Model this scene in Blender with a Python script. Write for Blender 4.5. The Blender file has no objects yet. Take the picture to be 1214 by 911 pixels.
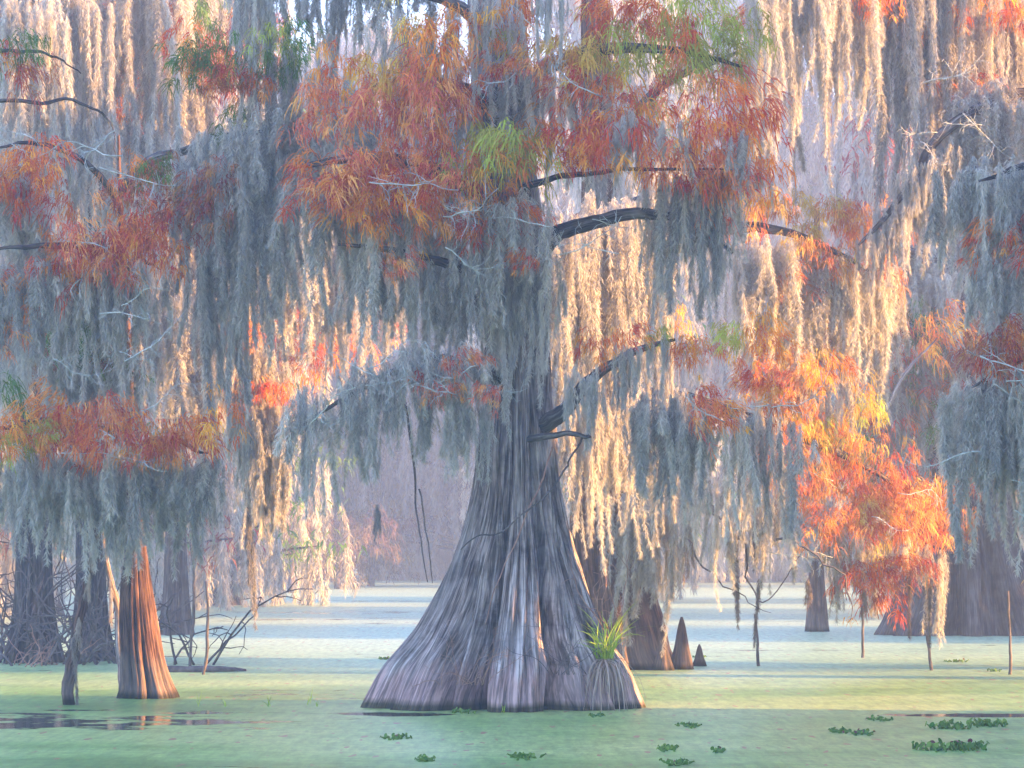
import bpy, math, random
import numpy as np
from mathutils import Vector

RNG = np.random.default_rng(7)
random.seed(7)
sc = bpy.context.scene
COL = sc.collection
CAM_H = 2.0
F = 3388.0           # focal length in photo pixels
HOR = 650.0          # horizon row
R = math.radians


def W(px, py, Y):
    """photo pixel at distance Y -> world point"""
    return np.array([(px - 607.0) / F * Y, Y, CAM_H + (HOR - py) / F * Y])


# ------------------------------------------------------------------ meshes
class MB:
    """collects vertex / face arrays, with a per-vertex tone value, and a (u, v, w) bark coordinate"""
    def __init__(self):
        self.v, self.q, self.t, self.tone, self.bark, self.n = [], [], [], [], [], 0
        self.qm, self.tm = [], []

    def add(self, v, q=None, t=None, tone=0.5, bark=None, mi=0):
        v = np.asarray(v, np.float32).reshape(-1, 3)
        self.v.append(v)
        if q is not None and len(q):
            q = np.asarray(q, np.int64).reshape(-1, 4)
            self.q.append(q + self.n)
            self.qm.append(np.full(len(q), mi))
        if t is not None and len(t):
            t = np.asarray(t, np.int64).reshape(-1, 3)
            self.t.append(t + self.n)
            self.tm.append(np.full(len(t), mi))
        tn = np.asarray(tone, np.float32)
        self.tone.append(np.full(len(v), float(tn), np.float32) if tn.ndim == 0 else tn)
        self.bark.append(v.copy() if bark is None else np.asarray(bark, np.float32))
        self.n += len(v)

    def mesh(self, name, mats, smooth=False):
        me = bpy.data.meshes.new(name)
        v = np.concatenate(self.v)
        q = np.concatenate(self.q) if self.q else np.zeros((0, 4), np.int64)
        t = np.concatenate(self.t) if self.t else np.zeros((0, 3), np.int64)
        loops = np.concatenate([q.ravel(), t.ravel()]).astype(np.int32)
        me.vertices.add(len(v))
        me.vertices.foreach_set('co', v.ravel())
        me.loops.add(len(loops))
        me.loops.foreach_set('vertex_index', loops)
        me.polygons.add(len(q) + len(t))
        ls = np.concatenate([np.arange(len(q)) * 4, len(q) * 4 + np.arange(len(t)) * 3]).astype(np.int32)
        me.polygons.foreach_set('loop_start', ls)
        a = me.attributes.new('tone', 'FLOAT', 'POINT')
        a.data.foreach_set('value', np.concatenate(self.tone).astype(np.float32))
        b = me.attributes.new('bark', 'FLOAT_VECTOR', 'POINT')
        b.data.foreach_set('vector', np.concatenate(self.bark).astype(np.float32).ravel())
        for m in (mats if isinstance(mats, (list, tuple)) else [mats]):
            me.materials.append(m)
        if isinstance(mats, (list, tuple)) and len(mats) > 1:
            me.polygons.foreach_set('material_index', np.concatenate(self.qm + self.tm).astype(np.int32))
        if smooth:
            me.polygons.foreach_set('use_smooth', np.ones(len(q) + len(t), bool))
        me.update(calc_edges=True)
        me.validate()
        return me


def put(name, me, parent=None, loc=(0, 0, 0), rot=(0, 0, 0), scale=(1, 1, 1), color=None):
    o = bpy.data.objects.new(name, me)
    COL.objects.link(o)
    if parent is not None:
        o.parent = parent
        loc = Vector(loc) - parent.location
    o.location = loc
    o.rotation_euler = rot
    o.scale = scale
    if color is not None:
        o.color = (*color, 1)
    return o


def thing(name, loc, label, cat, group=None):
    o = bpy.data.objects.new(name, None)
    COL.objects.link(o)
    o.location = loc
    o.empty_display_size = 0.3
    tag(o, label, cat, group)
    return o


def tag(o, label, cat, group=None):
    o['label'] = label
    o['category'] = cat
    if group:
        o['group'] = group
    return o


def norm(a):
    return a / np.maximum(np.linalg.norm(a, axis=-1, keepdims=True), 1e-9)


def slivers(mb, P, D, L, Wd, tone, curl=0.35, rng=RNG):
    """thin bent fibres: base at P, heading D, length L, width Wd (arrays)"""
    n = len(P)
    rnd = norm(rng.normal(size=(n, 3)))
    side = norm(np.cross(D, rnd))
    bend = norm(np.cross(D, side)) * (rng.normal(size=(n, 1)) * curl)
    L = np.asarray(L).reshape(-1, 1); Wd = np.asarray(Wd).reshape(-1, 1)
    mid = P + D * L * 0.5 + bend * L * 0.5
    tip = mid + norm(D - bend * 0.9) * L * 0.5
    v = np.stack([P - side * Wd * .5, P + side * Wd * .5, mid + side * Wd * .42, mid - side * Wd * .42, tip], 1)
    i = np.arange(n)[:, None] * 5
    mb.add(v.reshape(-1, 3), q=i + np.array([[0, 1, 2, 3]]), t=i + np.array([[3, 2, 4]]), tone=np.repeat(tone, 5))


def tail(mb, x, y, z0, L, r0, dens, sl, sw, rng, tone, drift=0.06, tilt=0.52):
    """one hanging rope of moss made of fibres"""
    n = int(dens * L * r0 / 0.05)
    if n < 4:
        return
    t = rng.random(n) ** 0.85
    prof = r0 * (0.45 + 0.55 * np.minimum(1, t * 5)) * (1 - t) ** 0.55 * (0.9 + 0.1 * np.sin(t * L * rng.uniform(5, 9) + rng.uniform(0, 6)))
    ph = rng.uniform(0, 6, 4)
    lean = rng.normal() * .07 * L
    cx = x + lean * t + drift * t * np.sin(t * L * 2.2 + ph[0]) + 0.009 * np.sin(t * L * 9 + ph[1])
    cy = y + drift * t * np.sin(t * L * 1.9 + ph[2]) + 0.009 * np.sin(t * L * 8 + ph[3])
    a = rng.uniform(0, 2 * math.pi, n)
    rr = prof * np.sqrt(rng.random(n))
    P = np.stack([cx + rr * np.cos(a), cy + rr * np.sin(a), z0 - t * L], 1)
    D = np.stack([rng.normal(size=n) * tilt, rng.normal(size=n) * tilt, -np.ones(n)], 1)
    D = norm(D)
    slivers(mb, P, D, sl * rng.uniform(.5, 1.3, n), sw * rng.uniform(.6, 1.3, n), np.clip(tone + rng.normal(size=n) * .2, 0, 1), 0.5, rng)


def moss_mesh(name, width, L, ntails, seed, mat, sl=0.095, sw=0.0072, dens=700, r=(0.02, 0.085)):
    rng = np.random.default_rng(seed)
    mb = MB()
    for k in range(ntails):
        x = (k + rng.random()) / ntails * width - width / 2
        y = rng.normal() * width * 0.17
        x = x + rng.normal() * .05
        edge = 1 - 0.45 * abs(2 * x / max(width, 1e-6)) ** 1.5
        l = L * (rng.uniform(0.30, 1.05) if ntails > 1 else 1) * edge
        z0 = rng.uniform(-0.12, 0.14)
        r0 = rng.uniform(*r) * (0.75 + 0.25 * l)
        tn = rng.uniform(0.2, 0.8)
        tail(mb, x, y, z0, l, r0, dens, sl, sw, rng, tn)
        if rng.random() < 0.75:   # a thinner wisp hanging on longer than the rope
            tail(mb, x + rng.normal() * .03, y, z0 - l * .5, l * rng.uniform(.55, .85), 0.016, dens * 1.1, sl, sw, rng, tn)
    return mb.mesh(name, mat)


def blades(mb, P, D, L, Wd, tone, rng, droop=0.9, ns=4, edge=0.45):
    """drooping feathery leaf sprigs: narrow ribbons with toothed edges that bend to the ground"""
    n = len(P)
    side = norm(np.cross(D, np.array([0, 0, 1.0])) + rng.normal(size=(n, 3)) * 0.35)
    p = P.copy(); d = D.copy()
    L = np.asarray(L).reshape(-1, 1); Wd = np.asarray(Wd).reshape(-1, 1)
    rows = []
    for k in range(ns + 1):
        f = k / ns
        w = Wd * (0.35 + 0.65 * math.sin(math.pi * min(1, 0.15 + f * 0.8))) * (1 - 0.75 * f ** 3)
        w = w * (1 + edge * (1 if k % 2 else -1))
        rows.append(p - side * w * .5)
        rows.append(p + side * w * .5)
        d = norm(d + np.array([0, 0, -1.0]) * droop / ns * (1 + rng.random((n, 1))) + rng.normal(size=(n, 3)) * 0.07)
        p = p + d * L / ns
    v = np.stack(rows, 1)
    m = 2 * (ns + 1)
    i = np.arange(n)[:, None, None] * m
    q = np.array([[2 * k, 2 * k + 1, 2 * k + 3, 2 * k + 2] for k in range(ns)])[None]
    mb.add(v.reshape(-1, 3), q=(i + q).reshape(-1, 4), tone=np.repeat(tone, m))


def foliage_mesh(name, seed, mat, R0=0.5, ntufts=23, bl=(.11, .26), bw=(.009, .018), per=(12, 20)):
    """a flat-topped spray of drooping cypress leaves"""
    rng = np.random.default_rng(seed)
    mb = MB()
    for k in range(ntufts):
        a = rng.uniform(0, 2 * math.pi); rr = R0 * math.sqrt(rng.random())
        c = np.array([rr * math.cos(a), rr * math.sin(a) * 0.75, 0.20 * (1 - (rr / R0) ** 2) + rng.normal() * 0.12])
        n = int(rng.integers(*per))
        ang = rng.uniform(0, 2 * math.pi, n)
        out = np.stack([np.cos(ang), np.sin(ang), rng.uniform(-.35, .5, n)], 1)
        out = norm(out + np.array([math.cos(a), math.sin(a), 0]) * .7)
        P = c + rng.normal(size=(n, 3)) * 0.035
        sz = rng.uniform(.75, 1.25)
        tn = np.clip(rng.beta(1.1, 1.5) + rng.normal(size=n) * .13, 0, 1)
        blades(mb, P, out, rng.uniform(*bl, n) * sz, rng.uniform(*bw, n), tn, rng, droop=1.5)
    return mb.mesh(name, mat)


def frames(pts):
    T = np.gradient(pts, axis=0)
    T = norm(T)
    up = np.array([0.13, 0.9, 0.2])
    A = norm(np.cross(T, up))
    B = norm(np.cross(T, A))
    return T, A, B


def tube(mb, pts, rad, sides=7, tone=0.5, rough=0.0, rng=RNG, mi=0):
    pts = np.asarray(pts, float); n = len(pts)
    rad = np.broadcast_to(np.asarray(rad, float), (n,))
    _, A, B = frames(pts)
    th = np.arange(sides) / sides * 2 * math.pi
    rr = rad[:, None] * (1 + rough * rng.normal(size=(n, sides)))
    v = pts[:, None] + rr[..., None] * (np.cos(th)[None, :, None] * A[:, None] + np.sin(th)[None, :, None] * B[:, None])
    s = np.concatenate([[0], np.cumsum(np.linalg.norm(np.diff(pts, axis=0), axis=1))])
    bark = np.stack([np.cos(th)[None] * rad[:, None], np.sin(th)[None] * rad[:, None], np.repeat(s[:, None], sides, 1)], -1)
    i, j = np.meshgrid(np.arange(n - 1), np.arange(sides), indexing='ij')
    jn = (j + 1) % sides
    q = np.stack([i * sides + j, i * sides + jn, (i + 1) * sides + jn, (i + 1) * sides + j], -1).reshape(-1, 4)
    vv = np.concatenate([v.reshape(-1, 3), pts[:1], pts[-1:]])
    bb = np.concatenate([bark.reshape(-1, 3), pts[:1], pts[-1:]])
    c0, c1 = n * sides, n * sides + 1
    t = [[c0, (k + 1) % sides, k] for k in range(sides)] + [[c1, (n - 1) * sides + k, (n - 1) * sides + (k + 1) % sides] for k in range(sides)]
    mb.add(vv, q=q, t=t, tone=tone, bark=bb, mi=mi)


def smooth_path(ctrl, n):
    """Catmull-Rom through control rows (any number of columns)"""
    c = np.asarray(ctrl, float)
    c = np.concatenate([2 * c[:1] - c[1:2], c, 2 * c[-1:] - c[-2:-1]])
    m = len(c) - 3
    u = np.linspace(0, m - 1e-6, n)
    k = u.astype(int); f = (u - k)[:, None]
    p0, p1, p2, p3 = c[k], c[k + 1], c[k + 2], c[k + 3]
    return 0.5 * (2 * p1 + (p2 - p0) * f + (2 * p0 - 5 * p1 + 4 * p2 - p3) * f ** 2 + (3 * p1 - p0 - 3 * p2 + p3) * f ** 3)


def wob(pts, amp, rng):
    n = len(pts)
    w = rng.normal(size=(n, 3))
    w = (w + np.roll(w, 1, 0) + np.roll(w, -1, 0)) / 3
    w[0] = 0
    return pts + w * amp


def crooked(p0, d, L, n, rng, amp=0.25, grav=0.0):
    p = np.array(p0, float); d = norm(np.array(d, float)); out = [p.copy()]
    for k in range(n):
        d = norm(d + rng.normal(size=3) * amp + np.array([0, 0, -grav]))
        p = p + d * L / n
        out.append(p.copy())
    return np.array(out)


def twig_mesh(name, seed, mat, L=0.9, r=0.008, nb=9):
    rng = np.random.default_rng(seed)
    mb = MB()
    main = crooked((0, 0, 0), (1, rng.normal() * .3, .05), L, 9, rng, .22, .03)
    tube(mb, main, np.linspace(r, r * .35, len(main)), 5, rng=rng)
    for k in range(nb):
        i = int(rng.integers(1, len(main) - 1))
        d = main[i] - main[i - 1]
        b = crooked(main[i], norm(d) + rng.normal(size=3) * .75, L * rng.uniform(.15, .4), 5, rng, .35, .05)
        tube(mb, b, np.linspace(r * .55, r * .22, len(b)), 4, rng=rng)
        for s in range(2):
            j = int(rng.integers(1, len(b)))
            c = crooked(b[j], norm(b[j] - b[j - 1]) + rng.normal(size=3) * .8, L * rng.uniform(.06, .14), 3, rng, .3, .0)
            tube(mb, c, np.linspace(r * .32, r * .18, len(c)), 4, rng=rng)
    return mb.mesh(name, mat)


# value noise on a (periodic in u) grid
def vnoise(u, v, nu, rng, nv=64):
    g = rng.random((nu, nv))
    iu = np.floor(u).astype(int); iv = np.floor(v).astype(int)
    fu = u - iu; fv = v - iv
    fu = fu * fu * (3 - 2 * fu); fv = fv * fv * (3 - 2 * fv)
    a = g[iu % nu, iv % nv]; b = g[(iu + 1) % nu, iv % nv]; c = g[iu % nu, (iv + 1) % nv]; d = g[(iu + 1) % nu, (iv + 1) % nv]
    return (a * (1 - fu) + b * fu) * (1 - fv) + (c * (1 - fu) + d * fu) * fv


def trunk_mesh(name, prof, Y, mat, seed, creases=None, nth=220, nz=160, flute=0.10, nfl=11, base_xy=(0, 0), depth=0.8, fine=0.02, zflare=2.6, top=None):
    """fluted, flared trunk. prof rows: (z, left_x, right_x) in metres; returned mesh is relative to base_xy"""
    rng = np.random.default_rng(seed)
    prof = np.asarray(sorted(prof), float)
    z0, z1 = prof[0, 0], prof[-1, 0]
    zz = z0 + (z1 - z0) * np.linspace(0, 1, nz) ** 1.5
    k = np.interp(zz, prof[:, 0], np.arange(len(prof)))
    # smooth interpolation of the outline
    sm = smooth_path(prof, 400)
    o = np.argsort(sm[:, 0])
    xl = np.interp(zz, sm[o, 0], sm[o, 1]); xr = np.interp(zz, sm[o, 0], sm[o, 2])
    th = np.arange(nth) / nth * 2 * math.pi
    T, Z = np.meshgrid(th, zz)
    cx = ((xl + xr) / 2)[:, None]; hw = ((xr - xl) / 2)[:, None]
    bf = np.clip((zflare - Z) / zflare, 0, 1)
    disp = np.zeros_like(T)
    if creases is None:
        creases = [(rng.uniform(0, 2 * math.pi), rng.uniform(.05, .14), rng.uniform(.4, 1)) for _ in range(nfl)]
    for (a, w, d) in creases:
        aa = a + 0.06 * np.sin(Z * 1.3 + a * 5) * (1 - bf * .5)
        dt = np.angle(np.exp(1j * (T - aa)))
        disp -= d * (0.25 + 0.75 * bf ** 1.2) * np.exp(-(dt / (w * (.6 + .5 * bf))) ** 2) * flute * 2.0
    lob = vnoise(T / (2 * math.pi) * 17 + 0.25 * np.sin(Z * 1.1), Z * .45 + 3, 17, rng)
    disp += (lob - .5) * flute * .8 * (0.35 + .65 * bf)
    rid = 1 - abs(2 * vnoise(T / (2 * math.pi) * 64 + .5 * np.sin(Z * .9 + T * 3), Z * .8, 64, rng) - 1)
    disp += (rid - .5) * fine * 2.2
    fib = vnoise(T / (2 * math.pi) * 150 + .8 * np.sin(Z * 1.7 + T * 2), Z * 1.6, 150, rng)
    disp += (fib - .5) * fine * 1.5
    rr = hw * (1 + disp / np.maximum(hw, .25) * np.minimum(1, hw * 1.2 + .15))
    X = cx + rr * np.cos(T)
    Yv = Y + rr * depth * np.sin(T)
    v = np.stack([X - base_xy[0], Yv - base_xy[1], Z], -1).reshape(-1, 3)
    tone = np.clip(.5 + disp / (flute * 2 + 1e-6) * .5 + (fib - .5) * .3, 0, 1).reshape(-1)
    bark = np.stack([np.cos(T) * hw.mean() * 1.3 + hw * 0, np.sin(T) * hw.mean() * 1.3 + hw * 0, Z], -1).reshape(-1, 3)
    i, j = np.meshgrid(np.arange(nz - 1), np.arange(nth), indexing='ij')
    jn = (j + 1) % nth
    q = np.stack([i * nth + j, i * nth + jn, (i + 1) * nth + jn, (i + 1) * nth + j], -1).reshape(-1, 4)
    mb = MB()
    vc = np.concatenate([v, v[-nth:].mean(0, keepdims=True)])
    t = [[len(v), (nz - 1) * nth + a, (nz - 1) * nth + (a + 1) % nth] for a in range(nth)]
    mb.add(vc, q=q, t=t, tone=np.append(tone, .5), bark=np.concatenate([bark, v[-1:]]))
    return mb.mesh(name, mat, smooth=True)


# ------------------------------------------------------------------ materials
def mat(name):
    m = bpy.data.materials.new(name)
    m.use_nodes = True
    nt = m.node_tree
    nt.nodes.clear()
    out = nt.nodes.new('ShaderNodeOutputMaterial')
    return m, nt, out


def nd(nt, typ, **kw):
    n = nt.nodes.new(typ)
    for k, v in kw.items():
        if k in n.inputs:
            n.inputs[k].default_value = v
        else:
            setattr(n, k, v)
    return n


def ramp(nt, stops, fac=None, interp='LINEAR'):
    r = nt.nodes.new('ShaderNodeValToRGB')
    r.color_ramp.interpolation = interp
    e = r.color_ramp.elements
    while len(e) < len(stops):
        e.new(0.5)
    for el, (p, c) in zip(e, stops):
        el.position = p
        el.color = (*c, 1) if len(c) == 3 else c
    if fac is not None:
        nt.links.new(fac, r.inputs['Fac'])
    return r


def mixc(nt, fac, a, b, blend='MIX'):
    m = nt.nodes.new('ShaderNodeMix')
    m.data_type = 'RGBA'
    m.blend_type = blend
    for sock, val in ((m.inputs[0], fac), (m.inputs[6], a), (m.inputs[7], b)):
        if isinstance(val, bpy.types.NodeSocket):
            nt.links.new(val, sock)
        elif isinstance(val, (int, float)):
            sock.default_value = val
        else:
            sock.default_value = (*val, 1)
    return m.outputs[2]


def leafy(name, color_socket_fn, trans=0.35, tcol=1.0):
    m, nt, out = mat(name)
    c = color_socket_fn(nt)
    d = nd(nt, 'ShaderNodeBsdfDiffuse')
    t = nd(nt, 'ShaderNodeBsdfTranslucent')
    mx = nd(nt, 'ShaderNodeMixShader', Fac=trans)
    nt.links.new(c, d.inputs['Color']); nt.links.new(c, t.inputs['Color'])
    nt.links.new(d.outputs[0], mx.inputs[1]); nt.links.new(t.outputs[0], mx.inputs[2])
    nt.links.new(mx.outputs[0], out.inputs['Surface'])
    return m


def attr(nt, name):
    n = nd(nt, 'ShaderNodeAttribute')
    n.attribute_name = name
    return n


def moss_color(nt):
    a = attr(nt, 'tone')
    oi = nd(nt, 'ShaderNodeObjectInfo')
    r = ramp(nt, [(0, (.29, .275, .245)), (.5, (.56, .53, .465)), (1, (.76, .71, .60))], a.outputs['Fac'])
    return mixc(nt, 1.0, r.outputs[0], oi.outputs['Color'], 'MULTIPLY')


def leaf_color(nt):
    a = attr(nt, 'tone')
    oi = nd(nt, 'ShaderNodeObjectInfo')
    # tone runs from the spray's own colour to its yellowing / greenish leaves
    hs = nd(nt, 'ShaderNodeHueSaturation')
    mr = nd(nt, 'ShaderNodeMapRange', **{'From Min': 0, 'From Max': 1, 'To Min': .478, 'To Max': .55})
    nt.links.new(a.outputs['Fac'], mr.inputs['Value'])
    nt.links.new(mr.outputs[0], hs.inputs['Hue'])
    mv = nd(nt, 'ShaderNodeMapRange', **{'From Min': 0, 'From Max': 1, 'To Min': .75, 'To Max': 1.25})
    nt.links.new(a.outputs['Fac'], mv.inputs['Value'])
    nt.links.new(mv.outputs[0], hs.inputs['Value'])
    nt.links.new(oi.outputs['Color'], hs.inputs['Color'])
    return hs.outputs[0]


M_MOSS = leafy('spanish_moss', moss_color, .36)
M_LEAF = leafy('cypress_leaf', leaf_color, .42)


def grass_color(c0, c1):
    def fn(nt):
        a = attr(nt, 'tone')
        return ramp(nt, [(0, c0), (1, c1)], a.outputs['Fac']).outputs[0]
    return fn


M_GRASS = leafy('green_blade', grass_color((.20, .36, .03), (.58, .68, .10)), .4)
M_DEAD = leafy('dead_blade', grass_color((.33, .24, .17), (.55, .44, .36)), .3)
M_HYA = leafy('water_plant_leaf', grass_color((.05, .15, .03), (.26, .37, .08)), .3)
M_HYB = leafy('water_plant_old_leaf', grass_color((.14, .05, .06), (.32, .14, .12)), .3)


def bark_mat(name, dark, mid, light, band=None, bump=.5, scale=1.0):
    m, nt, out = mat(name)
    a = attr(nt, 'bark'); tn = attr(nt, 'tone')
    mp = nd(nt, 'ShaderNodeMapping'); mp.inputs['Scale'].default_value = (14 * scale, 14 * scale, .9 * scale)
    nt.links.new(a.outputs['Vector'], mp.inputs['Vector'])
    n1 = nd(nt, 'ShaderNodeTexNoise', Scale=1.0, Detail=6.0, Roughness=.62)
    nt.links.new(mp.outputs[0], n1.inputs['Vector'])
    n2 = nd(nt, 'ShaderNodeTexNoise', Scale=1.7, Detail=4.0)
    nt.links.new(a.outputs['Vector'], n2.inputs['Vector'])
    mp3 = nd(nt, 'ShaderNodeMapping'); mp3.inputs['Scale'].default_value = (45 * scale, 45 * scale, 2.2 * scale)
    nt.links.new(a.outputs['Vector'], mp3.inputs['Vector'])
    n3 = nd(nt, 'ShaderNodeTexNoise', Scale=1.0, Detail=3.0, Roughness=.6)
    nt.links.new(mp3.outputs[0], n3.inputs['Vector'])
    r = ramp(nt, [(.28, dark), (.5, mid), (.72, light)], n1.outputs['Fac'])
    r3 = ramp(nt, [(.40, (.25, .23, .22)), (.57, (1.2, 1.2, 1.2))], n3.outputs['Fac'])
    c = mixc(nt, .85, r.outputs[0], r3.outputs[0], 'MULTIPLY')
    # long dark splits between the fibrous strips
    mp4 = nd(nt, 'ShaderNodeMapping'); mp4.inputs['Scale'].default_value = (20 * scale, 20 * scale, .55 * scale)
    nt.links.new(a.outputs['Vector'], mp4.inputs['Vector'])
    n4 = nd(nt, 'ShaderNodeTexNoise', Scale=1.0, Detail=5.0, Roughness=.7, Distortion=.4)
    nt.links.new(mp4.outputs[0], n4.inputs['Vector'])
    r4 = ramp(nt, [(.44, (1, 1, 1)), (.49, (.22, .2, .19)), (.51, (.22, .2, .19)), (.56, (1, 1, 1))], n4.outputs['Fac'])
    c = mixc(nt, .6, c, r4.outputs[0], 'MULTIPLY')
    mot = nd(nt, 'ShaderNodeTexNoise', Scale=2.6, Detail=7.0, Roughness=.7)
    nt.links.new(a.outputs['Vector'], mot.inputs['Vector'])
    rm = ramp(nt, [(.36, (.50, .48, .50)), (.5, (1, 1, 1)), (.66, (1.18, 1.12, 1.08))], mot.outputs['Fac'])
    c = mixc(nt, .9, c, rm.outputs[0], 'MULTIPLY')
    # lichen / weathered pale patches
    r2 = ramp(nt, [(.52, (0, 0, 0)), (.72, (1, 1, 1))], n2.outputs['Fac'])
    c = mixc(nt, mixc(nt, 1, r2.outputs[0], (.35, .35, .35), 'MULTIPLY'), c, light)
    if band:
        g = nd(nt, 'ShaderNodeNewGeometry')
        sx = nd(nt, 'ShaderNodeSeparateXYZ'); nt.links.new(g.outputs['Position'], sx.inputs[0])
        # old water line: bare pinkish wood below it, ragged upper edge
        ma = nd(nt, 'ShaderNodeMath', operation='MULTIPLY_ADD'); ma.inputs[1].default_value = .75; ma.inputs[2].default_value = -.37
        nt.links.new(n1.outputs['Fac'], ma.inputs[0])
        ad = nd(nt, 'ShaderNodeMath', operation='ADD'); nt.links.new(sx.outputs['Z'], ad.inputs[0]); nt.links.new(ma.outputs[0], ad.inputs[1])
        fr = ramp(nt, [(.0, (1, 1, 1)), (.42, (1, 1, 1)), (.62, (0, 0, 0))], ad.outputs[0])
        bc = mixc(nt, .7, mixc(nt, .6, band, r3.outputs[0], 'MULTIPLY'), r4.outputs[0], 'MULTIPLY')
        bc = mixc(nt, n2.outputs['Fac'], bc, mixc(nt, .22, bc, (.62, .60, .58)))
        c = mixc(nt, mixc(nt, 1, fr.outputs[0], (.72, .72, .72), 'MULTIPLY'), c, bc)
        ma2 = nd(nt, 'ShaderNodeMath', operation='MULTIPLY_ADD'); ma2.inputs[1].default_value = .12; ma2.inputs[2].default_value = -.06
        nt.links.new(n2.outputs['Fac'], ma2.inputs[0])
        ad2 = nd(nt, 'ShaderNodeMath', operation='ADD'); nt.links.new(sx.outputs['Z'], ad2.inputs[0]); nt.links.new(ma2.outputs[0], ad2.inputs[1])
        wet = ramp(nt, [(.05, (.20, .24, .15)), (.13, (1, 1, 1))], ad2.outputs[0])
        c = mixc(nt, 1, c, wet.outputs[0], 'MULTIPLY')
    p = nd(nt, 'ShaderNodeBsdfPrincipled', Roughness=.9)
    p.inputs['Specular IOR Level'].default_value = .15
    nt.links.new(c, p.inputs['Base Color'])
    hsum = mixc(nt, .45, mixc(nt, .5, n1.outputs['Fac'], n3.outputs['Fac']), r4.outputs[0])
    b = nd(nt, 'ShaderNodeBump', Strength=bump, Distance=.03)
    nt.links.new(hsum, b.inputs['Height'])
    nt.links.new(b.outputs[0], p.inputs['Normal'])
    nt.links.new(p.outputs[0], out.inputs['Surface'])
    return m


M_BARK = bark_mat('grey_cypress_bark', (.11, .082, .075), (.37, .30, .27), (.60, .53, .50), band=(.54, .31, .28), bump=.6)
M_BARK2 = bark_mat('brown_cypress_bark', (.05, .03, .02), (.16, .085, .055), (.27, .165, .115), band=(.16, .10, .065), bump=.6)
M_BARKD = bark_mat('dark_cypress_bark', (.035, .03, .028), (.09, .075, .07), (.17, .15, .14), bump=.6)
M_LIMB = bark_mat('limb_bark', (.05, .04, .035), (.13, .11, .10), (.30, .28, .26), bump=.5, scale=1.5)


def plain(name, c0, c1, rough=.85, sc_=6.0):
    m, nt, out = mat(name)
    n = nd(nt, 'ShaderNodeTexNoise', Scale=sc_, Detail=4.0)
    tc = nd(nt, 'ShaderNodeTexCoord'); nt.links.new(tc.outputs['Object'], n.inputs['Vector'])
    r = ramp(nt, [(.35, c0), (.65, c1)], n.outputs['Fac'])
    p = nd(nt, 'ShaderNodeBsdfPrincipled', Roughness=rough)
    p.inputs['Specular IOR Level'].default_value = .2
    nt.links.new(r.outputs[0], p.inputs['Base Color'])
    nt.links.new(p.outputs[0], out.inputs['Surface'])
    return m


M_TWIG = plain('lichen_twig', (.26, .26, .24), (.55, .57, .52), sc_=9)
M_TWIGR = plain('bare_red_twig', (.24, .12, .08), (.40, .24, .17), sc_=9)
M_STICK = plain('dead_stick', (.06, .05, .045), (.16, .13, .12), sc_=7)


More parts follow.
